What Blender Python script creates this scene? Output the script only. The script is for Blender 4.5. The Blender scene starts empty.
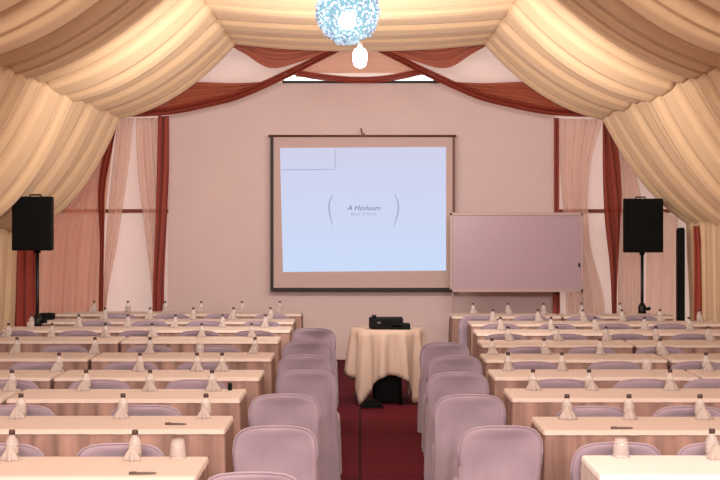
import bpy, bmesh, math, random
from mathutils import Vector
R = random.Random(7)
C = bpy.context.scene.collection
PI = math.pi
F, CX, HY, EYE = 1236.0, 360.0, 222.0, 1.85      # focal length in px, vanishing point, eye height

def P(px, py, d):                                 # photo pixel at a real distance -> point in the room
    return Vector(((px-CX)*d/F, d, EYE-(py-HY)*d/F))

# ------------------------------------------------------------------ materials
def mat(name, col, rough=.8, metal=0, sheen=0, noise=0, nscale=40, emit=None, es=0, trans=0, bump=0, bscale=200):
    m = bpy.data.materials.new(name); m.use_nodes = True
    nt = m.node_tree; b = nt.nodes['Principled BSDF']; out = nt.nodes['Material Output']
    b.inputs['Base Color'].default_value = (*col, 1)
    b.inputs['Roughness'].default_value = rough
    b.inputs['Metallic'].default_value = metal
    b.inputs['Sheen Weight'].default_value = sheen
    b.inputs['Specular IOR Level'].default_value = .2 if rough > .6 else .5
    tc = nt.nodes.new('ShaderNodeTexCoord')
    if noise:
        n = nt.nodes.new('ShaderNodeTexNoise'); n.inputs['Scale'].default_value = nscale; n.inputs['Detail'].default_value = 4
        nt.links.new(tc.outputs['Object'], n.inputs['Vector'])
        r = nt.nodes.new('ShaderNodeValToRGB')
        r.color_ramp.elements[0].position = .3; r.color_ramp.elements[1].position = .7
        r.color_ramp.elements[0].color = (*[c*(1-noise) for c in col], 1)
        r.color_ramp.elements[1].color = (*[min(1, c*(1+noise)) for c in col], 1)
        nt.links.new(n.outputs['Fac'], r.inputs['Fac']); nt.links.new(r.outputs['Color'], b.inputs['Base Color'])
    if bump:
        n2 = nt.nodes.new('ShaderNodeTexNoise'); n2.inputs['Scale'].default_value = bscale
        nt.links.new(tc.outputs['Object'], n2.inputs['Vector'])
        bp = nt.nodes.new('ShaderNodeBump'); bp.inputs['Strength'].default_value = bump; bp.inputs['Distance'].default_value = .01
        nt.links.new(n2.outputs['Fac'], bp.inputs['Height']); nt.links.new(bp.outputs['Normal'], b.inputs['Normal'])
    if emit:
        b.inputs['Emission Color'].default_value = (*emit, 1); b.inputs['Emission Strength'].default_value = es
    if trans:
        t = nt.nodes.new('ShaderNodeBsdfTranslucent'); t.inputs['Color'].default_value = (*col, 1)
        mx = nt.nodes.new('ShaderNodeMixShader'); mx.inputs['Fac'].default_value = trans
        nt.links.new(b.outputs[0], mx.inputs[1]); nt.links.new(t.outputs[0], mx.inputs[2]); nt.links.new(mx.outputs[0], out.inputs['Surface'])
    return m

def sheer(name, col, opacity, trans=.5):          # organza: part see-through, part cloth
    m = mat(name, col, .8, trans=trans)
    nt = m.node_tree; out = nt.nodes['Material Output']
    src = out.inputs['Surface'].links[0].from_socket
    tr = nt.nodes.new('ShaderNodeBsdfTransparent'); mx = nt.nodes.new('ShaderNodeMixShader')
    mx.inputs['Fac'].default_value = opacity
    nt.links.new(tr.outputs[0], mx.inputs[1]); nt.links.new(src, mx.inputs[2]); nt.links.new(mx.outputs[0], out.inputs['Surface'])
    return m

def emission(name, col, s):
    m = bpy.data.materials.new(name); m.use_nodes = True; nt = m.node_tree
    nt.nodes.remove(nt.nodes['Principled BSDF'])
    e = nt.nodes.new('ShaderNodeEmission'); e.inputs['Color'].default_value = (*col, 1); e.inputs['Strength'].default_value = s
    nt.links.new(e.outputs[0], nt.nodes['Material Output'].inputs['Surface'])
    return m

M = {}
M['drape'] = mat('cream satin', (.82, .58, .35), .6, sheen=.1, bump=.04, bscale=60)
M['wallcloth'] = mat('pink tent cloth', (.80, .63, .58), .9, noise=.03, nscale=3, trans=.2)
M['panel'] = mat('pink wall panel', (.76, .59, .56), .85, noise=.02, nscale=2)
M['skin'] = mat('tent skin', (.80, .68, .58), .9, trans=.12)
M['red'] = sheer('burgundy organza', (.45, .085, .05), .85, .35)
M['redthick'] = mat('burgundy gathered cloth', (.38, .065, .042), .75, sheen=.2)
M['rust'] = sheer('rust organza', (.58, .18, .10), .78, .4)
M['white_sheer'] = sheer('pale sheer', (.94, .70, .58), .42, .6)
M['pink_sheer'] = sheer('pink sheer', (.90, .56, .40), .52, .6)
M['rod'] = mat('red brown bar', (.20, .035, .02), .6)
M['black'] = mat('black plastic', (.004, .004, .004), .8)
M['grille'] = mat('black grille', (.003, .003, .003), .9)
M['metal'] = mat('black metal', (.01, .01, .01), .45, metal=.3)
M['blackbar'] = mat('black bar', (.008, .004, .004), .6)
M['screen_border'] = mat('screen cloth', (.62, .46, .42), .9)
M['brown'] = mat('brown casing', (.14, .05, .035), .6)
M['board'] = mat('whiteboard surface', (.46, .31, .36), .3)
M['alu'] = mat('pinkish aluminium', (.48, .34, .31), .5, metal=.2)
M['cloth'] = mat('cream tablecloth', (.72, .58, .50), .85, sheen=.05, bump=.08, bscale=120)
M['cloth_white'] = mat('white tablecloth', (.90, .88, .85), .85, sheen=.1, bump=.08, bscale=120)
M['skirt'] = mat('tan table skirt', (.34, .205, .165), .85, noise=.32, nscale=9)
nt_ = M['skirt'].node_tree                          # random vertical bands: shade of the pleats painted into the cloth colour
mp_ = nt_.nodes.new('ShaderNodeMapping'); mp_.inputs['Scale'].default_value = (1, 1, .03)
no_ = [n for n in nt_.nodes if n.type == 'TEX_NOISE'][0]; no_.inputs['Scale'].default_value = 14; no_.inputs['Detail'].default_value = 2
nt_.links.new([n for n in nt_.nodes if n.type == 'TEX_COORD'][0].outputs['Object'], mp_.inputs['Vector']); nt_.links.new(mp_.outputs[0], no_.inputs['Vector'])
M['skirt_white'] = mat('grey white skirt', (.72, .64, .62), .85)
M['round_cloth'] = mat('ivory cloth', (.55, .40, .31), .85, sheen=.1)
M['wood'] = mat('table board', (.35, .2, .1), .6, noise=.2, nscale=12)
M['lilac'] = mat('lilac cover', (.39, .295, .345), .8, sheen=.2, noise=.06, nscale=8, bump=.05, bscale=40)
M['napkin'] = mat('white napkin', (.66, .56, .51), .9, bump=.2, trans=.3, bscale=90)
M['cap'] = mat('dark cap', (.07, .035, .03), .5)
M['bulb'] = emission('lit bulb', (1, .97, .93), 15)
M['ink'] = mat('dark ink', (.15, .10, .09), .5)

def clear(name, col, op):
    m = mat(name, col, .08); nt = m.node_tree; out = nt.nodes['Material Output']; b = nt.nodes['Principled BSDF']
    tr = nt.nodes.new('ShaderNodeBsdfTransparent'); mx = nt.nodes.new('ShaderNodeMixShader'); mx.inputs['Fac'].default_value = op
    nt.links.new(tr.outputs[0], mx.inputs[1]); nt.links.new(b.outputs[0], mx.inputs[2]); nt.links.new(mx.outputs[0], out.inputs['Surface'])
    return m
M['plastic'] = clear('clear plastic', (.80, .74, .70), .35)
M['glass'] = clear('drinking glass', (.80, .72, .68), .24)

# carpet: dark red with faint tile joints
m = mat('red carpet', (.10, .008, .012), .95); nt = m.node_tree; b = nt.nodes['Principled BSDF']
tc = nt.nodes.new('ShaderNodeTexCoord'); br = nt.nodes.new('ShaderNodeTexBrick')
br.inputs['Scale'].default_value = 1; br.inputs['Brick Width'].default_value = .6; br.inputs['Row Height'].default_value = .6
br.offset = 0; br.inputs['Mortar Size'].default_value = .012
br.inputs['Color1'].default_value = (.16, .009, .018, 1); br.inputs['Color2'].default_value = (.13, .007, .014, 1); br.inputs['Mortar'].default_value = (.05, .004, .006, 1)
nt.links.new(tc.outputs['Object'], br.inputs['Vector'])
nz = nt.nodes.new('ShaderNodeTexNoise'); nz.inputs['Scale'].default_value = 120
nt.links.new(tc.outputs['Object'], nz.inputs['Vector'])
mx = nt.nodes.new('ShaderNodeMix'); mx.data_type = 'RGBA'; mx.blend_type = 'MULTIPLY'; mx.inputs[0].default_value = .6
nt.links.new(br.outputs['Color'], mx.inputs[6]); nt.links.new(nz.outputs['Fac'], mx.inputs[7]); nt.links.new(mx.outputs[2], b.inputs['Base Color'])
M['carpet'] = m

# ------------------------------------------------------------------ object helpers
def obj(name, bm, m, parent=None, smooth=True, label=None):
    me = bpy.data.meshes.new(name)
    bmesh.ops.recalc_face_normals(bm, faces=bm.faces)
    bm.to_mesh(me); bm.free()
    if smooth:
        for p in me.polygons: p.use_smooth = True
    me.materials.append(m)
    o = bpy.data.objects.new(name, me); C.objects.link(o)
    if parent: o.parent = parent
    if label: o['label'] = label
    return o

def tag(o, label, cat, group=None):
    o['label'] = label; o['category'] = cat
    if group: o['group'] = group
    return o

def struct(name, bm, m, smooth=False, label=None):
    o = obj(name, bm, m, None, smooth); o['kind'] = 'structure'
    if label: o['label'] = label
    return o

def thing(name, label, cat, loc=(0, 0, 0), rz=0, group=None):
    o = bpy.data.objects.new(name, None); C.objects.link(o)
    o.location = loc; o.rotation_euler = (0, 0, rz); o.empty_display_size = .1
    return tag(o, label, cat, group)

def dup(root, loc, rz, label, group=None):
    r = root.copy(); C.objects.link(r); r.location = loc; r.rotation_euler = (0, 0, rz); r['label'] = label
    if group: r['group'] = group
    for ch in list(root.children):
        c = ch.copy(); C.objects.link(c); c.parent = r
        for g in list(ch.children):
            q = g.copy(); C.objects.link(q); q.parent = c
    return r

def box(bm, c, s, bev=0, rot=None):
    r = bmesh.ops.create_cube(bm, size=1)
    vs = r['verts']
    for v in vs: v.co = Vector((v.co.x*s[0], v.co.y*s[1], v.co.z*s[2]))
    if bev:
        es = list({e for v in vs for e in v.link_edges})
        g = bmesh.ops.bevel(bm, geom=es, offset=bev, segments=3, affect='EDGES', profile=.5)
        vs = list({v for f in g['faces'] for v in f.verts} | {v for v in vs if v.is_valid})
    for v in vs:
        if rot: v.co = rot @ v.co
        v.co += Vector(c)
    return bm

def B(*a, **k): return box(bmesh.new(), *a, **k)

def tube(bm, pts, r, n=10, caps=True):
    pts = [Vector(p) for p in pts]; rings = []
    for i, p in enumerate(pts):
        t = (pts[min(i+1, len(pts)-1)]-pts[max(i-1, 0)]).normalized()
        a = t.orthogonal().normalized() if i == 0 else (a - t*a.dot(t)).normalized()
        b_ = t.cross(a)
        rr = r[i] if isinstance(r, (list, tuple)) else r
        rings.append([bm.verts.new(p+(a*math.cos(2*PI*k/n)+b_*math.sin(2*PI*k/n))*rr) for k in range(n)])
    for i in range(len(rings)-1):
        for k in range(n):
            bm.faces.new((rings[i][k], rings[i][(k+1) % n], rings[i+1][(k+1) % n], rings[i+1][k]))
    if caps:
        bm.faces.new(rings[0]); bm.faces.new(rings[-1])
    return bm

def lathe(bm, prof, n=20, c=(0, 0, 0)):           # prof: list of (r, z)
    rings = []
    for r, z in prof:
        if r < 1e-5: rings.append([bm.verts.new((c[0], c[1], c[2]+z))])
        else: rings.append([bm.verts.new((c[0]+r*math.cos(2*PI*k/n), c[1]+r*math.sin(2*PI*k/n), c[2]+z)) for k in range(n)])
    for a, b_ in zip(rings, rings[1:]):
        for k in range(n):
            k2 = (k+1) % n
            if len(a) == 1 and len(b_) == 1: continue
            if len(a) == 1: bm.faces.new((a[0], b_[k], b_[k2]))
            elif len(b_) == 1: bm.faces.new((a[k], a[k2], b_[0]))
            else: bm.faces.new((a[k], a[k2], b_[k2], b_[k]))
    return bm

def grid(bm, rows):                                # rows of Vectors -> quads
    vs = [[bm.verts.new(p) for p in r] for r in rows]
    for a, b_ in zip(vs, vs[1:]):
        for k in range(len(a)-1):
            bm.faces.new((a[k], a[k+1], b_[k+1], b_[k]))
    return vs

def loft_rings(bm, rings, cap_top=True, cap_bottom=False):
    vs = [[bm.verts.new(p) for p in r] for r in rings]; n = len(vs[0])
    for a, b_ in zip(vs, vs[1:]):
        for k in range(n):
            bm.faces.new((a[k], a[(k+1) % n], b_[(k+1) % n], b_[k]))
    if cap_top: bm.faces.new(vs[-1])
    if cap_bottom: bm.faces.new(vs[0])
    return bm

def smooth_line(pts, n):                           # Catmull-Rom through pixel points, n samples
    pts = [Vector((p[0], p[1])) for p in pts]
    if len(pts) == 2: return [pts[0].lerp(pts[1], i/(n-1)) for i in range(n)]
    out = []; m_ = len(pts)-1
    for i in range(n):
        t = i/(n-1)*m_; k = min(int(t), m_-1); f = t-k
        p0, p1, p2, p3 = pts[max(k-1, 0)], pts[k], pts[k+1], pts[min(k+2, m_)]
        out.append(.5*((2*p1)+(p2-p0)*f+(2*p0-5*p1+4*p2-p3)*f*f+(3*p1-p0-3*p2+p3)*f**3))
    return out

def cloth_between(name, a, b, d, folds, amp, m, parent=None, nu=36, seed=0, label=None, phase=0.0):
    """Cloth hung between two edge lines (traced at distance d), with folds running along the lines."""
    r = random.Random(seed); la, lb = smooth_line(a, nu), smooth_line(b, nu); nv = max(10, folds*9)
    w = [r.uniform(.6, 1.4) for _ in range(folds+1)]; bm = bmesh.new(); rows = []
    for i in range(nu):
        row = []
        for j in range(nv+1):
            v = j/nv; q = la[i].lerp(lb[i], v)
            k = v*folds + .25*math.sin(3*i/nu+seed) + phase
            y = d - amp*w[int(v*folds) if v < 1 else folds]*math.sin(2*PI*k)*min(1, 8*v, 8*(1-v))
            row.append(P(q.x, q.y, d)+Vector((0, y-d, 0)))
        rows.append(row)
    grid(bm, rows)
    o = obj(name, bm, m, parent, True, label)
    sm = o.modifiers.new('thickness', 'SOLIDIFY'); sm.thickness = .004
    return o

# ------------------------------------------------------------------ the tent (setting)
YB, YF = 16.9, -3.0
bm = bmesh.new(); grid(bm, [[Vector((-5, YF, 0)), Vector((5, YF, 0))], [Vector((-5, YB+.1, 0)), Vector((5, YB+.1, 0))]])
struct('floor', bm, M['carpet'], label='dark red carpeted floor of the tent')
bm = bmesh.new(); grid(bm, [[Vector((x, YF, z)), Vector((x, YB, z))] for x, z in ((-4.9, 3.35), (0, 5.7), (4.9, 3.35))])
struct('ceiling', bm, M['skin'])
for s, nm in ((-1, 'wall_left'), (1, 'wall_right')):
    bm = bmesh.new(); grid(bm, [[Vector((s*4.9, YF, 0)), Vector((s*4.9, YB, 0))], [Vector((s*4.9, YF, 3.35)), Vector((s*4.9, YB, 3.35))]])
    struct(nm, bm, M['skin'])
bm = bmesh.new(); bm.faces.new([bm.verts.new((x, YF, z)) for x, z in ((-4.9, 0), (4.9, 0), (4.9, 3.35), (0, 5.7), (-4.9, 3.35))])
struct('wall_front', bm, M['skin'])
# gable end with a slot open to daylight above the pink panel
hx0, hx1 = P(284, 0, YB).x, P(433, 0, YB).x
hz0, hz1 = P(0, 83, YB).z, P(0, 73, YB).z
ridge = lambda x: 5.7-(5.7-3.35)*abs(x)/4.9
bm = bmesh.new()
def poly(*pts): bm.faces.new([bm.verts.new((x, YB, z)) for x, z in pts])
poly((-4.9, 0), (hx0, 0), (hx0, ridge(hx0)), (-4.9, 3.35))
poly((hx1, 0), (4.9, 0), (4.9, 3.35), (hx1, ridge(hx1)))
poly((hx0, 0), (hx1, 0), (hx1, hz0), (hx0, hz0))
poly((hx0, hz1), (hx1, hz1), (hx1, ridge(hx1)), (0, 5.7), (hx0, ridge(hx0)))
struct('wall_back', bm, M['wallcloth'], label='pale pink gable end of the tent with a slot of daylight')
# pink panel across the middle, three sheets with fine seams
bm = bmesh.new(); xa, xb, zt = P(168, 0, 16.6).x, P(555, 0, 16.6).x, P(0, 83, 16.6).z
cuts = [xa, xb]
for a, b_ in zip(cuts, cuts[1:]): box(bm, ((a+b_)/2, 16.63, zt/2), (b_-a-.004, .05, zt), .004)
struct('wall_panel', bm, M['panel'], label='plain pink panel wall behind the projection screen')
bm = B((P(361, 0, 16.55).x, 16.59, zt+.012), (P(440, 0, 16.6).x-P(283, 0, 16.6).x, .06, .03), .004)
struct('trim_1', bm, M['blackbar'], label='thin black rail on top of the pink panel')
for i, (x0, x1) in enumerate(((52, 170), (556, 700))):
    a, b_ = P(x0, 211, 16.8), P(x1, 211, 16.8)
    bm = B(((a.x+b_.x)/2, 16.8, a.z), (b_.x-a.x, .05, .05), .008)
    struct('trim_%d' % (i+2), bm, M['rod'], label='horizontal red brown bar across the '+('left' if i == 0 else 'right')+' end wall')

# ------------------------------------------------------------------ draped tent lining
YE = 15.5
edges = [YE+.06]
while edges[-1] > 4.6:
    k = R.random()
    edges.append(edges[-1]-(R.uniform(.18, .26) if k < .35 else R.uniform(.30, .42) if k < .75 else R.uniform(.45, .62)))
lob = [(R.uniform(.8, 1.2), R.uniform(.85, 1.2), R.uniform(-.3, .3), R.choice((1, 1, 1, 2)), R.uniform(.1, .25)) for _ in edges]
def saw(s, m=.8, deep=1.3):                        # one lapped pleat: steep far lip, long bulging face, deep slot at the near side
    if s <= 0 or s >= 1: return -deep
    if s < .10: return -deep+(1+deep)*(s/.10)**.5
    if s < m-.22: return 1-.12*(s-.10)/(m-.32)
    if s < m: return .88-(.88+deep)*(1-math.sqrt(max(0, 1-((s-m+.22)/.22)**2)))
    return -deep
def fold(s, w, q):                                 # height of one hanging fold across its width, with finer pleats on it
    n_ = q[3]*(2 if w > .6 else 1)
    return saw(s, 1-min(.40, .12/w))*(1-q[4]) + q[4]*max(-.1, saw((s*n_) % 1))*max(0, .7-s)**.3
def lining(name, label, p0, p1, sag, mode, side, cat='ceiling drape', nu=26, group='swagged cream cloth of the tent lining'):
    """p0, p1 in (x, z); folds run from p0 to p1; sag hangs straight down; mode: hanging swag or straight fall"""
    bm = bmesh.new(); rows = []
    for i in range(nu+1):
        t = i/nu; row = []
        for k in range(len(edges)-1):
            w = edges[k]-edges[k+1]; am, sg, lean = lob[k][:3]; sg2 = lob[min(k+1, len(lob)-1)][1]
            nv = 30
            for j in range(nv+(1 if k == len(edges)-2 else 0)):
                s = j/nv
                y = edges[k]-w*s
                bul = fold(s, w, lob[k])
                sagk = sag*(sg*(1-s)+sg2*s)
                if mode == 'swag':
                    hang = 4*t*(1-t)
                    env = .7+.3*hang
                    x = p0[0]+(p1[0]-p0[0])*t; z = p0[1]+(p1[1]-p0[1])*t - sagk*hang
                    dx, dz = p1[0]-p0[0], p1[1]-p0[1] - sagk*4*(1-2*t)
                    L = math.hypot(dx, dz); nx, nz = -dz/L, dx/L
                    if nz > 0 and abs(dx) > abs(dz)*.3 or (nx*p0[0] > 0 and abs(dx) <= abs(dz)*.3): nx, nz = -nx, -nz
                    dr = .06*math.sin(PI*t)*lean
                else:
                    env = .35
                    x = p0[0]+(p1[0]-p0[0])*t + .02*math.sin(7*k+3*t)*t; z = p0[1]+(p1[1]-p0[1])*t
                    nx, nz = (-1 if p0[0] > 0 else 1), 0
                    dr = .10*t*lean
                a = (.06+.62*w)*am*env*(bul-(.5 if name == 'wall_drape' and side > 0 else .4))*(.6 if abs(p0[0]+p1[0]) < .01 else 1)
                row.append(Vector((x+nx*a, y+dr*(1-abs(2*s-1))+.10*w*bul*(1-s)**3, z+nz*a)))
        rows.append(row)
    grid(bm, rows)
    o = obj(name, bm, M['drape'])
    sm = o.modifiers.new('thickness', 'SOLIDIFY'); sm.thickness = .006; sm.offset = 0
    return tag(o, label, cat, group)
UP, LO = (1.63, 4.14), (3.07, 3.23)
WL, WR = -4.34, 4.14
lining('ceiling_drape', 'cream pleated cloth swagged overhead along the middle of the ceiling', (-UP[0], UP[1]), UP, .06, 'swag', 0)
lining('ceiling_drape', 'cream pleated ceiling swag on the left slope above the left rows', (-LO[0], LO[1]), (-UP[0], UP[1]), .10, 'swag', -1)
lining('ceiling_drape', 'cream pleated ceiling swag on the right slope above the right rows', UP, LO, .10, 'swag', 1)
lining('wall_drape', 'cream pleated swag curving down the left wall behind the left loudspeaker', (WL, EYE), (-LO[0], LO[1]), .28, 'swag', -1, 'wall drape')
lining('wall_drape', 'cream pleated swag curving down the right wall beside the right loudspeaker', LO, (WR+.04, EYE+.02), .12, 'swag', 1, 'wall drape')
lining('wall_curtain', 'cream curtain hanging to the floor at the far left edge', (WL, EYE), (WL-.08, .02), 0, 'fall', -1, 'curtain')
lining('wall_curtain', 'cream curtain hanging to the floor at the far right edge', (WR, EYE), (WR+.05, .02), 0, 'fall', 1, 'curtain')

# ------------------------------------------------------------------ burgundy swags and curtains at the gable
g = 'burgundy sheer swags under the gable'
for s in (-1, 1):
    q = (lambda pts: pts) if s < 0 else (lambda pts: [(717-x, y) for x, y in pts])
    sd = 'left' if s < 0 else 'right'
    t = thing('swag_curtain', 'burgundy sheer swag sweeping from the ball to the %s corner' % sd, 'swag', P(q([(240, 95)])[0][0], 95, 16.05), 0, g)
    inv = -t.location
    def add(*a, **k):
        o = cloth_between(*a, parent=t, **k); o.location = inv; return o
    add('sheer_panel', q([(112, 108), (140, 96), (167, 88), (190, 82), (240, 83), (285, 78), (318, 60), (340, 44)]),
        q([(112, 114), (145, 114), (175, 111), (205, 105), (240, 96), (285, 76), (318, 59), (344, 45)]), 16.05, 4, .022, M['rust'], seed=3)
    add('gathered_edge', q([(112, 110), (145, 109), (175, 106), (205, 100), (240, 91), (285, 71), (318, 55), (340, 42)]),
        q([(112, 117), (145, 116.5), (175, 114), (205, 108), (240, 99), (285, 79), (318, 62), (346, 48)]), 15.98, 2, .03, M['red'], seed=5)
    t = thing('swag_curtain', 'small rust coloured swag from the ball to the %s ceiling pinch' % sd, 'swag', P(q([(275, 55)])[0][0], 55, 15.75), 0, g)
    inv = -t.location
    add('sheer_panel', q([(230, 40), (250, 42), (275, 42), (305, 42), (338, 38)]),
        q([(231, 46), (245, 54), (270, 68), (300, 62), (344, 45)]), 15.75, 3, .03, M['rust'], seed=8)
t = thing('swag_curtain', 'pale pink swag with a dark red hem hanging behind the ball', 'swag', P(360, 70, 16.4), 0, g)
inv = -t.location
add('sheer_panel', [(296, 76), (312, 60), (335, 48), (360, 42), (388, 48), (408, 58), (426, 74)], [(296, 77), (318, 78), (340, 81), (360, 82), (382, 81), (404, 77), (426, 75)], 16.4, 3, .015, M['pink_sheer'], seed=11)
add('hem_band', [(290, 69), (312, 72.5), (340, 76), (360, 77), (382, 76), (408, 71.5), (424, 68.5)], [(286, 73), (312, 79), (340, 82), (360, 83), (382, 82), (408, 78), (427, 72)], 16.33, 2, .012, M['red'], seed=12)

# side curtains
def curtain(name, label, a, b, d, folds, amp, m, seed, group=None, cat='curtain'):
    o = cloth_between(name, a, b, d, folds, amp, m, seed=seed)
    return tag(o, label, cat, group)
gs, gr = 'pale sheer side curtains', 'burgundy side curtains'
fl = lambda d: HY+EYE*F/d-.6        # pixel row of the floor at a distance
curtain('sheer_curtain', 'pale sheer curtain falling beside the left edge of the pink panel', [(136, 118), (138, 170), (146, 240), (152, 300), (152, fl(16.5))], [(163, 118), (163, 170), (163, 240), (162, 300), (162, fl(16.5))], 16.5, 3, .05, M['white_sheer'], 21, gs)
curtain('sheer_curtain', 'pale sheer curtain in the left corner next to the dark red tie', [(118, 119), (112, 170), (106, 240), (103, 300), (103, fl(16.5))], [(134, 118), (128, 170), (118, 240), (107, 300), (106, fl(16.5))], 16.5, 3, .05, M['white_sheer'], 22, gs)
curtain('sheer_curtain', 'wide tan sheer curtain behind the left loudspeaker', [(94, 130), (66, 200), (42, 230), (38, 290), (38, fl(16.45))], [(116, 124), (110, 170), (104, 230), (101, 300), (101, fl(16.45))], 16.45, 5, .07, M['pink_sheer'], 23, gs)
curtain('side_curtain', 'burgundy curtain gathered along the left edge of the pink panel', [(158, 116), (157, 170), (155, 240), (153, 290), (153, fl(16.3))], [(169, 116), (169, 170), (166, 240), (164, 290), (165, fl(16.3))], 16.3, 2, .05, M['redthick'], 24, gr)
curtain('side_curtain', 'thin burgundy curtain falling from the left swag corner', [(113, 116), (104, 150), (98, 190), (100, 240), (99, 300), (99, fl(16.25))], [(119, 116), (112, 150), (105, 190), (104, 240), (103, 300), (103, fl(16.25))], 16.25, 2, .03, M['red'], 25, gr)
curtain('side_curtain', 'narrow burgundy curtain behind the whiteboard at the panel edge', [(554, 118), (554, 180), (554, 250), (553, 300), (553, fl(16.3))], [(559, 118), (559, 180), (559, 250), (560, 300), (560, fl(16.3))], 16.3, 1, .04, M['redthick'], 26, gr)
curtain('side_curtain', 'wide burgundy curtain left of the right loudspeaker', [(603, 116), (603, 170), (605, 220), (610, 270), (612, 320), (612, fl(16.2))], [(609, 116), (618, 150), (622, 190), (620, 230), (617, 290), (616, fl(16.2))], 16.2, 2, .05, M['red'], 27, gr)
curtain('sheer_curtain', 'pale sheer curtain with crossing folds right of the pink panel', [(560, 119), (560, 170), (564, 230), (566, 300), (566, fl(16.55))], [(603, 119), (590, 170), (590, 240), (604, 300), (604, fl(16.55))], 16.55, 4, .06, M['white_sheer'], 28, gs)
curtain('sheer_curtain', 'pale sheer curtain slanting down behind the right loudspeaker', [(610, 122), (622, 180), (618, 240), (618, 300), (618, fl(16.45))], [(616, 120), (640, 190), (640, 240), (642, 300), (642, fl(16.45))], 16.45, 3, .06, M['white_sheer'], 29, gs)
curtain('sheer_curtain', 'pale sheer curtain between the right loudspeaker and the black upright', [(640, 200), (646, 240), (646, 300), (646, fl(16.6))], [(678, 218), (678, 250), (678, 300), (678, fl(16.6))], 16.6, 3, .03, M['white_sheer'], 30, gs)
curtain('side_curtain', 'dark red curtain showing between cream folds at far right', [(693, 226), (694, 260), (694, 320), (694, fl(14.9))], [(699, 226), (703, 260), (705, 320), (706, fl(14.9))], 14.9, 2, .03, M['redthick'], 31, gr)
curtain('side_curtain', 'dark red curtain showing behind the left loudspeaker stand', [(8, 222), (10, 260), (8, 320), (8, fl(15.8))], [(36, 222), (37, 260), (36, 320), (36, fl(15.8))], 15.8, 3, .05, M['redthick'], 32, gr)

# ------------------------------------------------------------------ projection screen
D = 16.42
c = P(362.5, 213, D)
scr = thing('projection_screen', 'wide projection screen hanging on the pink panel with a lit picture', 'projection screen', c)
def loc(px, py, d): return P(px, py, d)-c
def rect(x0, y0, x1, y1, d, th, m, name, parent=scr, bev=.003, o_=c, label=None):
    a, b_ = P(x0, y0, d)-o_, P(x1, y1, d)-o_
    return obj(name, B(((a.x+b_.x)/2, d-o_.y, (a.z+b_.z)/2), (b_.x-a.x, th, a.z-b_.z), bev), m, parent, False, label)
rect(272, 136.5, 453.5, 290, D, .012, M['screen_border'], 'screen_cloth')
rect(270.5, 136, 273.5, 291, D-.012, .03, M['blackbar'], 'side_edge')
rect(452.6, 136, 454.6, 291, D-.012, .03, M['brown'], 'side_edge')
rect(270.5, 287.8, 454, 291.2, D-.015, .035, M['blackbar'], 'bottom_bar')
bm = bmesh.new(); tube(bm, [loc(268.5, 136, D-.02), loc(456, 136, D-.02)], .016, 12)
obj('roller_case', bm, M['brown'], scr)
bm = bmesh.new(); tube(bm, [loc(361, 128, D), loc(361.5, 132, D-.01), loc(363, 135, D-.03), loc(365, 133.5, D-.03)], .009, 8)
obj('hook', bm, M['brown'], scr)
# the projected picture
pm = emission('projected light', (.55, .66, .90), 1.0); nt = pm.node_tree
tc = nt.nodes.new('ShaderNodeTexCoord'); sp = nt.nodes.new('ShaderNodeSeparateXYZ'); rp = nt.nodes.new('ShaderNodeValToRGB'); mr = nt.nodes.new('ShaderNodeMapRange')
nt.links.new(tc.outputs['Object'], sp.inputs[0]); nt.links.new(sp.outputs['Z'], mr.inputs['Value'])
mr.inputs['From Min'].default_value = -.8; mr.inputs['From Max'].default_value = .9
rp.color_ramp.elements[0].color = (.60, .72, .95, 1); rp.color_ramp.elements[1].color = (.64, .64, .83, 1)
nt.links.new(mr.outputs[0], rp.inputs['Fac']); nt.links.new(rp.outputs['Color'], nt.nodes['Emission'].inputs['Color'])
bm = bmesh.new(); q = [loc(x, y, D-.009) for x, y in ((280, 148), (446, 147), (446, 270.5), (283, 272))]
bm.faces.new([bm.verts.new(p) for p in q])
img = obj('projected_image', bm, pm, scr, False, 'bright bluish projected picture')
inkm = emission('projected dark ink', (.17, .16, .27), 1.0)
linem = emission('projected grey line', (.38, .40, .58), 1.0)
DI = D-.012
def stroke(name, pts, w, m_):
    l = smooth_line(pts, 14); bm = bmesh.new()
    rows = []
    for i, p in enumerate(l):
        tdir = (l[min(i+1, 13)]-l[max(i-1, 0)]).normalized(); n_ = Vector((-tdir.y, tdir.x))*w/2*(.4+.6*math.sin(PI*i/13))
        rows.append([loc(p.x+n_.x, p.y+n_.y, DI), loc(p.x-n_.x, p.y-n_.y, DI)])
    grid(bm, rows); return obj(name, bm, m_, img, False)
stroke('bracket', [(332.5, 195), (329.3, 203), (329.3, 211), (332.5, 225)], 1.5, linem)
stroke('bracket', [(395, 194.5), (398, 203), (398, 212), (394, 226)], 1.4, linem)
stroke('corner_line', [(280.5, 169.8), (300, 169.8), (335, 169.3)], .9, linem)
stroke('corner_line', [(335.2, 149.5), (335.2, 160), (335.2, 169.3)], .8, linem)
def text(name, s, px, py, hpx, wpx, m_, shear=.25):
    cu = bpy.data.curves.new(name, 'FONT'); cu.body = s; cu.size = 1; cu.shear = shear; cu.resolution_u = 3
    tmp = bpy.data.objects.new(name, cu); C.objects.link(tmp)
    bpy.context.view_layer.update()
    me = bpy.data.meshes.new_from_object(tmp.evaluated_get(bpy.context.evaluated_depsgraph_get()))
    bpy.data.objects.remove(tmp)
    xs = [v.co.x for v in me.vertices]; ys = [v.co.y for v in me.vertices]
    sc = D/F; o_ = loc(px, py, DI)
    for v in me.vertices:
        v.co = Vector((o_.x+(v.co.x-min(xs))/(max(xs)-min(xs))*wpx*sc, o_.y, o_.z+(v.co.y-min(ys))/(max(ys)-min(ys))*hpx*sc))
    me.materials.clear(); me.materials.append(m_)
    o = bpy.data.objects.new(name, me); C.objects.link(o); o.parent = img; return o
text('title_text', 'A Hosluum', 347.3, 210.3, 5.0, 33, inkm)
text('subtitle_text', 'Best 4 SLN', 351, 215.3, 2.8, 25, linem, 0)

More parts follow.
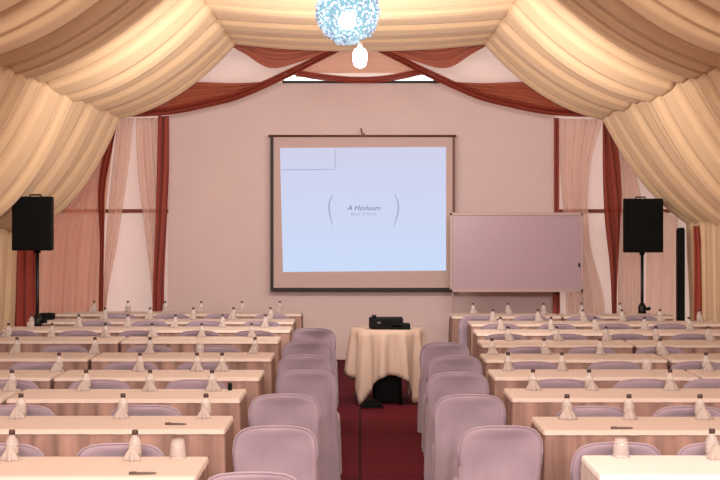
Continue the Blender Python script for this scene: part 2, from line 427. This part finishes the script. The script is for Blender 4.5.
# ------------------------------------------------------------------ whiteboard
D = 15.75
cw = P(516, 0, D); cw.z = 0
wb = thing('whiteboard', 'wide blank whiteboard on a stand overlapping the right side of the screen', 'whiteboard', cw)
def wrect(*a, **k): return rect(*a, parent=wb, o_=cw, **k)
wrect(452, 215, 581, 290, D, .02, M['board'], 'board')
wrect(450, 212.5, 583, 215.5, D-.01, .04, M['alu'], 'frame_rail')
wrect(450, 289, 583, 292, D-.01, .04, M['alu'], 'frame_rail')
wrect(450, 213, 452.4, 292, D-.01, .04, M['alu'], 'frame_rail')
wrect(580.6, 213, 583, 292, D-.01, .04, M['alu'], 'frame_rail')
for x, py0 in ((453, 292), (582, 292)):
    top = P(x, py0, D)-cw; bm = bmesh.new()
    tube(bm, [(top.x, .03, top.z+.1), (top.x, .03, .09)], .014, 10)
    leg = obj('leg', bm, M['alu'], wb)
    bm = bmesh.new(); tube(bm, [(top.x, -.24, .08), (top.x, .30, .08)], .014, 10); obj('foot_bar', bm, M['alu'], leg)
    for yy in (-.23, .29):
        bm = bmesh.new(); lathe(bm, [(0, -.012), (.03, -.012), (.033, 0), (.03, .012), (0, .012)], 14)
        for v in bm.verts: v.co = Vector((v.co.z, v.co.y, v.co.x))+Vector((top.x, yy, .034))
        obj('caster', bm, M['black'], leg)
wrect(578.5, 263, 580, 267, D-.03, .02, M['black'], 'clip')

# ------------------------------------------------------------------ loudspeakers on stands
def speaker(px, py, d, label, slabel, foot=.36, tilt=0):
    c_ = P(px, py, d); w, h, dp = 40.5*d/F, 53.5*d/F, .34
    s = thing('tripod_stand', slabel, 'speaker stand', (c_.x+.02, d, 0))
    zt_ = c_.z-h/2
    bm = bmesh.new(); tube(bm, [(0, 0, .62), (0, 0, zt_)], .019, 12); obj('pole', bm, M['metal'], s)
    bm = bmesh.new(); tube(bm, [(0, 0, .2), (0, 0, .86)], .028, 12); obj('lower_tube', bm, M['metal'], s)
    bm = bmesh.new(); lathe(bm, [(0, -.05), (.045, -.05), (.05, -.02), (.05, .03), (.036, .06), (0, .06)], 14, (0, 0, .78)); hub = obj('hub', bm, M['metal'], s)
    bm = bmesh.new(); tube(bm, [(.04, 0, .78), (.10, 0, .79)], [.018, .022], 8); obj('knob', bm, M['black'], hub)
    for k in range(3):
        a = PI/2+k*2*PI/3
        e = Vector((math.cos(a)*foot, math.sin(a)*foot*.75, .03))
        bm = bmesh.new(); tube(bm, [(math.cos(a)*.04, math.sin(a)*.04, .74), e], .013, 8); lg = obj('leg', bm, M['metal'], s)
        bm = bmesh.new(); tube(bm, [e*.62+Vector((0, 0, .28)), (math.cos(a)*.03, math.sin(a)*.03, .25)], .009, 8); obj('brace', bm, M['metal'], lg)
        bm = bmesh.new(); lathe(bm, [(0, 0), (.022, 0), (.022, .05), (0, .055)], 10, (e.x, e.y, 0)); obj('rubber_foot', bm, M['black'], lg)
    k = thing('loudspeaker', label, 'loudspeaker', (c_.x, d, zt_))
    # cabinet: trapezoid plan, rounded edges
    bm = bmesh.new(); rings = []
    for z in (0, .012, h-.012, h):
        ins = .012 if z in (0, h) else 0
        pts = [(-w/2+ins, -dp/2+ins), (w/2-ins, -dp/2+ins), (w/2*.72, dp/2-ins), (-w/2*.72, dp/2-ins)]
        rings.append([Vector((x, y, z)) for x, y in pts])
    loft_rings(bm, rings, True, True)
    es = [e for e in bm.edges if abs(e.verts[0].co.z-e.verts[1].co.z) > .1]
    bmesh.ops.bevel(bm, geom=es, offset=.025, segments=3, affect='EDGES')
    cab = obj('cabinet', bm, M['black'], k, False)
    obj('grille', B((0, -dp/2-.006, h*.5), (w*.9, .016, h*.92), .006), M['grille'], k, False)
    bm = bmesh.new(); tube(bm, [(-.06, 0, h), (-.06, 0, h+.02), (.06, 0, h+.02), (.06, 0, h)], .009, 8); obj('handle', bm, M['black'], k)
    bm = bmesh.new(); lathe(bm, [(0, -.03), (.035, -.03), (.035, .012), (0, .012)], 14, (.02, 0, 0)); obj('pole_socket', bm, M['black'], k)
speaker(35.5, 223.5, 13.23, 'black loudspeaker at left in front of the cream wall swag', 'black tripod stand under the left loudspeaker', .26)
speaker(640.5, 225.5, 15.15, 'black loudspeaker at right in front of the pale sheer curtains', 'black tripod stand under the right loudspeaker', .36)

# black upright leaning at the right, small amplifier behind it
a = P(680.5, 228, 15.2); h = a.z
k = thing('room_divider', 'tall narrow black upright leaning beside the right wall drape', 'black upright', (a.x, 15.2, 0))
bm = B((0, 0, h/2), (.085, .12, h-.02), .015); obj('body', bm, M['black'], k, False)
obj('foot', B((0, 0, .02), (.16, .26, .04), .01), M['metal'], k, False)
obj('top_cap', B((0, 0, h-.01), (.07, .10, .03), .008), M['metal'], k, False)

# ------------------------------------------------------------------ ball lamp and bulb
d = 10.0; cb = P(347.5, 12, d); rb = 33.5*d/F
k = thing('crystal_ball_lamp', 'large pale blue sparkling crystal ball lamp hanging from the ceiling', 'ball lamp', cb)
bm = bmesh.new(); bmesh.ops.create_icosphere(bm, subdivisions=3, radius=rb*.86)
core = emission('pale blue glow', (.40, .74, .86), .9)
obj('glowing_core', bm, core, k)
cm = mat('crystal', (.66, .76, .84), .12, emit=(.40, .62, .74), es=.45)
cm2 = mat('blue crystal', (.30, .38, .56), .15, emit=(.20, .30, .50), es=.25)
for nm, mm, N, off in (('crystals', cm, 900, 0), ('dark_crystals', cm2, 330, .37)):
    bm = bmesh.new(); gr_ = PI*(3-math.sqrt(5))
    for i in range(N):
        z = 1-2*(i+.5)/N; r_ = math.sqrt(1-z*z); th = gr_*i+off+R.uniform(-.12, .12); z = max(-1, min(1, z+R.uniform(-.04, .04))); r_ = math.sqrt(1-z*z)
        n_ = Vector((r_*math.cos(th), r_*math.sin(th), z)); p = n_*rb*R.uniform(.86, .98)
        s = rb*R.uniform(.028, .07)
        t1 = n_.orthogonal().normalized(); t2 = n_.cross(t1)
        ring = [bm.verts.new(p+(t1*math.cos(q_*PI/2+i)+t2*math.sin(q_*PI/2+i))*s) for q_ in range(4)]
        top = bm.verts.new(p+n_*s*.9); bot = bm.verts.new(p-n_*s)
        for q_ in range(4):
            bm.faces.new((ring[q_], ring[(q_+1) % 4], top)); bm.faces.new((ring[(q_+1) % 4], ring[q_], bot))
    o = obj(nm, bm, mm, k, False); o['kind'] = 'stuff'
bm = bmesh.new(); tube(bm, [(0, 0, rb*.8), (0, 0, 4.06-cb.z)], .008, 8); obj('cord', bm, M['black'], k)
bm = bmesh.new(); lathe(bm, [(0, .075), (.05, .055), (.07, .0), (.05, -.055), (0, -.075)], 14, (.0, -rb*.82, -rb*.40))
obj('front_lamp', bm, emission('white spark', (.75, .97, 1), 5), k, True, 'white lamp glowing in the ball')

d = 12.6; c_ = P(360, 58, d)
k = thing('hanging_bulb', 'glowing white bulb hanging just below the crystal ball', 'bulb', c_)
rr = 7*d/F
bm = bmesh.new(); lathe(bm, [(0, -rr*1.42), (rr*.5, -rr*1.33), (rr*.88, -rr*.95), (rr, -rr*.3), (rr, rr*.5), (rr*.93, rr*1.0), (rr*.7, rr*1.3), (.026, rr*1.42)], 20)
obj('glass_bulb', bm, M['bulb'], k)
bm = bmesh.new(); lathe(bm, [(0, rr*1.4), (.026, rr*1.4), (.028, rr*2.3), (.012, rr*2.5), (0, rr*2.5)], 14); obj('socket', bm, M['alu'], k)
bm = bmesh.new(); tube(bm, [(0, 0, rr*2.4), (0, 0, 4.07-c_.z)], .006, 8); obj('cord', bm, M['black'], k)

# ------------------------------------------------------------------ round table with projector
D = 12.75; cr = P(387, 0, D); zt_ = .755
rt = thing('round_table', 'small round four legged table under a draped ivory cloth before the screen', 'round table', (cr.x, D, 0))
bm = bmesh.new(); lathe(bm, [(0, .72), (.355, .72), (.36, .735), (.355, .75), (0, .75)], 40); obj('tabletop', bm, M['wood'], rt)
for q_ in range(4):
    a = q_*PI/2+.45; bm = bmesh.new(); tube(bm, [(.29*math.cos(a), .29*math.sin(a), .72), (.30*math.cos(a), .30*math.sin(a), 0)], [.018, .014], 10); obj('leg', bm, M['black'], rt)
ec = thing('equipment_case', 'black equipment case standing under the small round table', 'case', (cr.x+.01, D-.02, 0))
obj('body', B((0, 0, .16), (.27, .24, .30), .02), M['black'], ec, False)
obj('lid', B((0, 0, .33), (.28, .25, .05), .015), M['black'], ec, False)
bm = bmesh.new(); tube(bm, [(-.06, 0, .345), (-.06, 0, .38), (.06, 0, .38), (.06, 0, .345)], .009, 8); obj('handle', bm, M['metal'], ec)
# square cloth over the round top: hem lowest at the four corners
bm = bmesh.new(); n = 128; rings = []
half = .80
for zi in range(15):
    ring = []
    for i in range(n):
        a = 2*PI*i/n; aa = a-.087
        L = half/max(abs(math.cos(aa)), abs(math.sin(aa)))    # reach of the square cloth this way
        hang = min(L-.365, .735)
        if zi < 4: r_, z = .36*zi/3+.003, zt_
        else:
            f = (zi-3)/11; z = zt_-hang*f
            r_ = .368+.03*f+.05*f**.6*(math.cos(11*a+.6*math.sin(2*a))+.35*math.cos(23*a+1))*min(1, hang/.45)
        ring.append(Vector((r_*math.cos(a), r_*math.sin(a), z-(.0 if zi < 4 else .004))))
    rings.append(ring)
loft_rings(bm, rings, False)
tc_ = obj('tablecloth', bm, M['round_cloth']); tc_.location = (cr.x, D, 0)
sm = tc_.modifiers.new('thickness', 'SOLIDIFY'); sm.thickness = .004; sm.offset = 1
tag(tc_, 'ivory square cloth hanging in folds over the small round table', 'tablecloth')
pj = thing('projector', 'black projector lying on the small round cloth-covered table', 'projector', (P(388, 0, 12.62).x, 12.62, zt_+.006))
sx = 12.62/F
obj('body', B((-2*sx, .02, .062), (34*sx, .26, .10), .014), M['black'], pj, False)
obj('lower_case', B((12*sx, .0, .026), (20*sx, .22, .052), .01), M['black'], pj, False)
bm = bmesh.new(); lathe(bm, [(0, 0), (.022, 0), (.024, .02), (.018, .03), (0, .03)], 16, (-14*sx, 0, .112)); obj('focus_knob', bm, M['metal'], pj)
bm = bmesh.new(); tube(bm, [(-10*sx, .15, .065), (-10*sx, .18, .065)], .04, 16); obj('lens', bm, M['metal'], pj)
obj('vent', B((-1*sx, -.113, .07), (10*sx, .008, .04), .002), M['grille'], pj, False)
obj('label_plate', B((-9*sx, -.113, .07), (3*sx, .006, .018), .002, __import__('mathutils').Matrix.Rotation(0, 3, 'Y')), mat('grey plate', (.12, .10, .10), .4), pj, False)
bm = bmesh.new(); pts = []
for i in range(40):
    a = i*.55; pts.append((P(372, 0, 12.2).x+.11*math.cos(a)*(1-.006*i), 12.25+.10*math.sin(a), .014+.0012*i))
tube(bm, pts, .008, 6); tag(obj('cable', bm, M['black']), 'black cable coiled on the carpet at the foot of the round table', 'cable')

# ------------------------------------------------------------------ draped row tables
def rounded_rect(w, d, r, n=9, per=10):
    pts = []
    for cx_, cy_, a0 in ((w/2-r, d/2-r, 0), (-w/2+r, d/2-r, PI/2), (-w/2+r, -d/2+r, PI), (w/2-r, -d/2+r, 1.5*PI)):
        for i in range(n): a = a0+PI/2*i/(n-1); pts.append(Vector((cx_+r*math.cos(a), cy_+r*math.sin(a))))
    out = []
    for i, p in enumerate(pts):
        q_ = pts[(i+1) % len(pts)]; L = (q_-p).length; k_ = max(1, int(L/.02))
        for j in range(k_): out.append(p.lerp(q_, j/k_))
    return out
def tablecloth_meshes(W, DP, white=False, seed=0):
    r = random.Random(seed); base = rounded_rect(W, DP, .018); n = len(base)
    per = [0]
    for i in range(1, n): per.append(per[-1]+(base[i]-base[i-1]).length)
    def out(i): p = base[i]; a = base[i-1]; b_ = base[(i+1) % n]; t = (b_-a).normalized(); return Vector((t.y, -t.x))
    ph = [r.uniform(0, 6.28) for _ in range(4)]
    def ringat(z, off, amp):
        res = []
        for i, p in enumerate(base):
            s = per[i]; wv = .5*math.sin(2*PI*s/.16+ph[0]+1.3*math.sin(s*5+ph[1]))+.3*math.sin(2*PI*s/.09+ph[2]+math.sin(s*9))
            n2 = out(i); k_ = .35 if abs(n2.x) > .7 else 1; o_ = n2*(off*k_*1.0+amp*k_*(wv+.4)); res.append(Vector((p.x+o_.x, p.y+o_.y, z)))
        return res
    bm = bmesh.new()
    c_in = [Vector((p.x*.97, p.y*.95, .757)) for p in base]
    hang = .024
    loft_rings(bm, [ringat(.757-hang, .014, .006), ringat(.743, .011, .003), ringat(.750, .007, 0), ringat(.757, 0, 0), c_in], True)
    me_top = bm
    b2 = bmesh.new()
    loft_rings(b2, [ringat(.015, .020, .026), ringat(.25, .016, .025), ringat(.5, .013, .022), ringat(.70, .008, .014), ringat(.745, .002, 0)], False)
    return me_top, b2

ORDN = ['nearest', 'second nearest', 'third nearest', 'fourth nearest', 'middle', 'fourth farthest', 'third farthest', 'second farthest', 'farthest']
PLACE = ['closest to the aisle', 'second from the aisle', 'third from the aisle', 'fourth from the aisle', 'fifth from the aisle', 'sixth from the aisle', 'seventh from the aisle', 'eighth from the aisle']
far = {'left': [5.76, 6.97, 8.09, 9.14, 10.36, 11.80, 12.93, 13.97, 15.1],
       'right': [5.79, 6.94, 8.12, 9.17, 10.27, 11.45, 12.58, 13.67, 14.75]}
end = {'left': [-.708, -.716, -.745, -.71, -.715, -.755, -.71, -.73, -.70],
       'right': [1.04, .966, .945, .95, 1.0, 1.09, 1.15, 1.19, 1.07]}
DEP = .45
proto = {}
def leg_bm(x, y):
    bm = bmesh.new(); tube(bm, [(x, y, 0), (x, y, .71)], .013, 8); return bm
for side in ('left', 'right'):
    sg = -1 if side == 'left' else 1
    for r_ in range(9):
        f = far[side][r_]; e = end[side][r_]
        W = 1.44 if side == 'left' else (1.44 if r_ < 5 else 1.34 if r_ < 8 else 1.26)
        for n_ in range(2):
            x0 = e+sg*n_*(W+.035); xc = x0+sg*W/2; yc = f-DEP/2
            if abs(x0) > 360*f/F-.03: continue
            white = side == 'right' and r_ == 0
            pos = 'aisle' if n_ == 0 else 'wall'
            lab = 'narrow row table hidden under its cloth, %s row on the %s, %s side' % (ORDN[r_], side, pos)
            key = (W, white)
            if key not in proto:
                t = thing('row_table', lab, 'table', (xc, yc, 0), 0, 'narrow row tables')
                obj('tabletop', B((0, 0, .7375), (W-.01, DEP-.012, .025), .004), M['wood'], t, False)
                for lx in (-1, 1):
                    for ly in (-1, 1): obj('leg', leg_bm(lx*(W/2-.08), ly*(DEP/2-.06)), M['metal'], t)
                a, b_ = tablecloth_meshes(W, DEP, white, int(W*100))
                cl = thing('tablecloth', '', 'tablecloth', (xc, yc, 0), 0, 'cream cloths on the row tables')
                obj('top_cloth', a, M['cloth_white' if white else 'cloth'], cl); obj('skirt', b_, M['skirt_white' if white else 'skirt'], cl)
                proto[key] = (t, cl)
            else:
                t, cl = proto[key]
                t = dup(t, (xc, yc, 0), 0, lab); cl = dup(cl, (xc, yc, 0), PI if R.random() < .5 else 0, '')
            if white: cl['label'] = 'bright white cloth on the nearest right row table at bottom right'
            else: cl['label'] = 'cream cloth over the %s-side table of the %s row on the %s' % (pos, ORDN[r_], side)

# ------------------------------------------------------------------ covered chairs
def ring(w, d, yc, z, n=88, e=3.2, wav=0, k=9, ph=0):
    res = []
    for i in range(n):
        a = 2*PI*i/n; ca, sa = math.cos(a), math.sin(a)
        x = abs(ca)**(2/e)*w/2*(1 if ca > 0 else -1); y = abs(sa)**(2/e)*d/2*(1 if sa > 0 else -1)
        m_ = 1+wav*math.sin(k*a+ph)
        res.append(Vector((x*m_, yc+y*m_, z)))
    return res
def chair(label, seed=0, sag=0.0):
    r = random.Random(seed); t = thing('covered_chair', label, 'chair')
    ph = r.uniform(0, 6)
    bm = bmesh.new()    # the cover over the back, sleeve-like, falling to the floor behind
    rs = [ring(.46, .11, .00, .012, wav=.035, k=11, ph=ph), ring(.45, .10, -.005, .20, wav=.022, k=11, ph=ph), ring(.44, .085, -.01, .40, wav=.01, k=9, ph=ph),
          ring(.425, .075, -.022, .50), ring(.43, .068, -.04, .60), ring(.432, .062, -.055, .68), ring(.42, .058, -.066, .725), ring(.392, .054, -.072, .758), ring(.345, .048, -.077, .782), ring(.27, .038, -.080, .797), ring(.15, .02, -.081, .803)]
    loft_rings(bm, rs, True)
    for v in bm.verts:                 # soft hollows and creases in the cloth
        v.co.y += .012*math.sin(v.co.x*17+ph)*math.sin(v.co.z*9+ph)*(1 if v.co.z < .72 else .2)
        lo_ = max(0, min(1, (.66-v.co.z)/.3))
        v.co.y += lo_*(.013*math.sin(v.co.x*38+v.co.z*7*math.sin(ph)+ph)+.007*math.sin(v.co.x*71-v.co.z*9+2*ph))
        v.co.y += .010*math.sin(9*v.co.x+14*v.co.z+ph)*max(0, 1-abs(v.co.z-.6)/.2)
        if .3 < v.co.z < .8 and v.co.y < -.03:      # the back dips in between its rims
            q_ = max(0, 1-(v.co.x/.19)**4)*max(0, 1-((v.co.z-.62)/.165)**4)
            v.co.y += .034*q_*(1+.5*math.sin(v.co.x*11+ph))
    b_ = obj('back_cover', bm, M['lilac'], t)
    bm = bmesh.new()
    rs = [ring(.445, .40, .235, .012, e=4, wav=.035, k=14, ph=ph), ring(.44, .385, .232, .22, e=4, wav=.02, k=14, ph=ph), ring(.43, .37, .228, .40, e=4, wav=.006, k=14, ph=ph),
          ring(.425, .365, .226, .435, e=4), ring(.40, .345, .224, .452, e=4), ring(.2, .17, .224, .458, e=3)]
    loft_rings(bm, rs, True); obj('seat_cover', bm, M['lilac'], t)
    bm = bmesh.new()
    # piped rim seam along the top of the back
    prof = [(-.214, .60), (-.2165, .68), (-.210, .725), (-.196, .758), (-.172, .782), (-.135, .797), (-.07, .8045), (0, .806), (.07, .8045), (.135, .797), (.172, .782), (.196, .758), (.210, .725), (.2165, .68), (.214, .60)]
    yy = lambda z: -.04-(z-.6)*.205
    tube(bm, [(x, yy(z)-.018, z) for x, z in prof], .005, 6); obj('seam', bm, M['lilac'], b_)
    return t
variants = []
cnt = [0]
def put_chair(x, y, label, group, rz=0, v=None):
    v = cnt[0] % 3 if v is None else v; cnt[0] += 1
    if v >= len(variants):
        t = chair(label, v+1); t.location = (x, y, 0); t.rotation_euler = (0, 0, rz); t['group'] = group; variants.append(t); return t
    return dup(variants[v], (x, y, 0), rz, label, group)
gA = {'left': 'covered chairs along the left of the aisle', 'right': 'covered chairs along the right of the aisle'}
gR = 'covered chairs in the table rows'
aisle = {'left': [(252, 5.18), (275, 6.35), (284, 7.52), (307, 8.72), (305, 9.72), (307, 10.9), (314, 12.2)],
         'right': [(500, 6.35), (470, 7.5), (458, 8.6), (454, 9.65), (445, 10.75)]}
AL = ['nearest', 'second', 'third', 'fourth', 'fifth', 'sixth', 'seventh']
for side in ('left', 'right'):
    for i, (px, d) in enumerate(aisle[side]):
        w = AL[i]+(' in line' if i else '')
        put_chair((px-CX)*d/F, d+.07, 'lilac covered chair %s along the %s of the aisle, counted from the camera' % (w, side), gA[side], R.uniform(-.05, .05), i % 3)
rows_px = {'left': {1: [123, 5], 2: [148, 22], 3: [197, 101, 10], 4: [205, 132, 38], 5: [218, 151, 66], 6: [255, 200, 140, 80, 20], 7: [262, 205, 150, 95], 8: [272, 222, 172, 120]},
           'right': {1: [614, 716], 2: [590, 686], 3: [558, 642, 712], 4: [530, 613, 695], 5: [528, 590, 658], 6: [505, 565, 625, 690], 7: [500, 556, 612, 668], 8: [478, 530, 584, 638]}}
for side in ('left', 'right'):
    for r_, lst in rows_px[side].items():
        gap0, gap1 = far[side][r_-1], far[side][r_]-DEP
        yb = gap0+.14
        sq = min(1, (gap1-gap0-.25)/.45)
        for i, px in enumerate(lst):
            x = (px-CX)*yb/F
            t = put_chair(x, yb+.02, 'lilac covered chair in the %s row on the %s, %s' % (ORDN[r_], side, PLACE[i]), gR, R.uniform(-.03, .03))
            t.scale = (1, sq, 1)

# ------------------------------------------------------------------ bottles, napkins and glasses on the tables
def bottle(label):
    t = thing('water_bottle', label, 'bottle')
    bm = bmesh.new(); lathe(bm, [(0, .0), (.026, .0), (.029, .006), (.029, .07), (.026, .085), (.013, .105), (.012, .112), (0, .112)], 16); obj('body', bm, M['plastic'], t)
    bm = bmesh.new(); lathe(bm, [(0, .110), (.0145, .110), (.0145, .128), (.012, .131), (0, .131)], 14); obj('cap', bm, M['cap'], t)
    bm = bmesh.new(); lathe(bm, [(.0295, .025), (.0297, .027), (.0297, .058), (.0295, .06)], 16); obj('label_band', bm, M['napkin'], t)
    return t
def napkin_mesh():
    bm = bmesh.new(); n = 40; rings = []
    for h, rr_, wv in ((0, .052, .30), (.02, .047, .26), (.045, .037, .22), (.07, .024, .16), (.088, .013, .10), (.097, .006, 0)):
        rings.append([Vector((rr_*1.12*(1+wv*math.cos(5*2*PI*i/n))*math.cos(2*PI*i/n), rr_*.62*(1+wv*math.cos(5*2*PI*i/n))*math.sin(2*PI*i/n), h)) for i in range(n)])
    loft_rings(bm, rings, True, True); return bm
def glass(label):
    t = thing('drinking_glass', label, 'glass')
    bm = bmesh.new(); lathe(bm, [(.037, 0), (.039, .002), (.036, .05), (.031, .083), (.026, .09), (0, .09), (0, .084), (.026, .083), (.033, .05), (.0365, .0), (.037, 0)], 20)
    obj('tumbler', bm, M['glass'], t)
    bm = bmesh.new(); lathe(bm, [(.0395, 0), (.0395, .004), (.0365, .005)], 20); obj('rim', bm, M['napkin'], t)
    return t
spots = {'left': {0: [178, 135, 12], 1: [206, 123, 21], 2: [212, 150, 86, 12], 3: [222, 197, 140, 59], 4: [255, 200, 150, 95, 17]},
         'right': {0: [621, 712], 1: [567, 629, 700], 2: [533, 589, 670], 3: [508, 562, 647, 706], 4: [492, 544, 600, 660]}}
for side in ('left', 'right'):
    sg = -1 if side == 'left' else 1
    for r_ in range(5, 9):
        f = far[side][r_]; e = end[side][r_]; lst = []; x = e+sg*.28; W = 2.6 if (r_, side) in ((8, 'right'), (7, 'left')) else 2.85
        while abs(x-e) < W-.1 and abs(x) < 355*f/F: lst.append(CX+x*F/f); x += sg*(.47+R.uniform(-.06, .06))
        spots[side][r_] = lst
bt = gl = nk = None
ZT = .7575
for side in ('left', 'right'):
    for r_ in range(9):
        f = far[side][r_]
        for i, px in enumerate(spots[side][r_]):
            y = f-.042; x = (px-CX)*y/F; z = ZT
            at = ', %s, on the %s %s table row' % (PLACE[i], ORDN[r_], side)
            isglass = (side, r_, i) in (('left', 0, 0), ('right', 0, 0), ('left', 4, 1), ('right', 3, 2))
            if isglass:
                lab = 'upturned glass'+at
                if gl is None: gl = glass(lab); gl.location = (x, y, z); gl['group'] = 'upturned glasses'
                else: dup(gl, (x, y, z), 0, lab)
                continue
            lab = 'dark capped bottle'+at
            if bt is None: bt = bottle(lab); bt.location = (x, y, z); bt['group'] = 'small bottles on the row tables'
            else: dup(bt, (x, y, z), R.uniform(-.5, .5), lab)
            lab = 'pale folded napkin'+at
            xn = x+R.uniform(-.012, .012); yn = y-.06; sc_ = R.uniform(.62, .8)
            if nk is None:
                nk = tag(obj('napkin', napkin_mesh(), M['napkin']), lab, 'napkin', 'folded napkins on the row tables'); o = nk
            else:
                o = nk.copy(); C.objects.link(o); o['label'] = lab
            o.location = (xn, yn, z); o.rotation_euler = (0, 0, R.uniform(-.35, .35)); o.scale = (sc_, sc_, sc_)
# pens
def pen(label):
    t = thing('pen', label, 'pen')
    bm = bmesh.new(); tube(bm, [(-.06, 0, .006), (.035, 0, .006), (.05, 0, .006), (.06, 0, .0055)], [.0055, .0055, .004, .001], 10); obj('barrel', bm, M['ink'], t)
    obj('clip', B((-.042, 0, .0125), (.032, .004, .002), .0006), M['metal'], t, False)
    return t
p0 = None
for px, py, rz, lab in ((143, 474.5, .1, 'dark pen lying on the nearest left row table'), (176, 425, -.05, 'dark pen lying on the second nearest left row table'),
                        (622, 429, .05, 'dark pen lying on the second nearest right row table')):
    d = (EYE-ZT)*F/(py-HY); l = ((px-CX)*d/F, d, ZT)
    if p0 is None: p0 = pen(lab); p0.location = l; p0.rotation_euler = (0, 0, rz); p0['group'] = 'pens on the tables'
    else: dup(p0, l, rz, lab)
# little black box on the third left row, black mixer on the far left
d = far['left'][2]-.06
k = thing('black_box', 'tiny black box near the aisle end of the third nearest left row table', 'box', ((230-CX)*d/F, d, ZT))
obj('body', B((0, 0, .022), (.026, .03, .044), .004), M['black'], k, False); obj('lid', B((0, 0, .047), (.028, .032, .006), .002), M['metal'], k, False)
d = far['left'][7]-.12
k = thing('mixer_box', 'small black box at the wall end of a far left row table', 'box', ((47-CX)*d/F, d, ZT))
obj('body', B((0, 0, .035), (.16, .12, .07), .008), M['black'], k, False); obj('top_panel', B((0, -.01, .073), (.14, .09, .006), .002), M['metal'], k, False)

# ------------------------------------------------------------------ light
def area(name, loc_, size, sy, power, col, rot):
    l = bpy.data.lights.new(name, 'AREA'); l.shape = 'RECTANGLE'; l.size = size; l.size_y = sy; l.energy = power; l.color = col
    o = bpy.data.objects.new(name, l); C.objects.link(o); o.location = loc_; o.rotation_euler = rot; return o
def point(name, loc_, power, col, rad=.15):
    l = bpy.data.lights.new(name, 'POINT'); l.energy = power; l.color = col; l.shadow_soft_size = rad
    o = bpy.data.objects.new(name, l); C.objects.link(o); o.location = loc_; return o
area('rear_fill', (0, -2.6, 3.3), 5.5, .7, 620, (1, .93, .92), (math.radians(90), 0, 0))  # added fill behind the camera, stands for no actual fixture
for y in (8.6,):
    area('overhead_fill', (0, y, 3.9), 1.6, 1.2, 60, (1, .83, .74), (0, 0, 0))  # unseen overhead fill added to brighten the tables from above
area('gable_fill', (0, 11.0, 2.8), 3.6, .4, 125, (1, .90, .85), (math.radians(88), 0, 0))  # added fill aimed at the end wall, no fixture there
for y, pw in ((2.2, 200), (5.4, 40)): point('ridge_fill', (0, y, 3.2), pw, (1, .87, .76), .15)  # invented point fills that brighten the near ceiling drapes
w = bpy.data.worlds.new('World'); bpy.context.scene.world = w; w.use_nodes = True
w.node_tree.nodes['Background'].inputs['Color'].default_value = (1, .97, .94, 1)
w.node_tree.nodes['Background'].inputs['Strength'].default_value = 2.0

# ------------------------------------------------------------------ camera
cam = bpy.data.cameras.new('Camera'); co = bpy.data.objects.new('Camera', cam); C.objects.link(co)
co.location = (0, 0, EYE); co.rotation_euler = (math.radians(90), 0, 0)
cam.sensor_width = 36; cam.lens = F/720*36; cam.shift_y = -(240-HY)/720; cam.clip_end = 100
S = bpy.context.scene; S.camera = co
S.view_settings.view_transform = 'Standard'; S.view_settings.look = 'None'; S.view_settings.gamma = 1; S.view_settings.use_curve_mapping = False
S.view_settings.exposure = 0
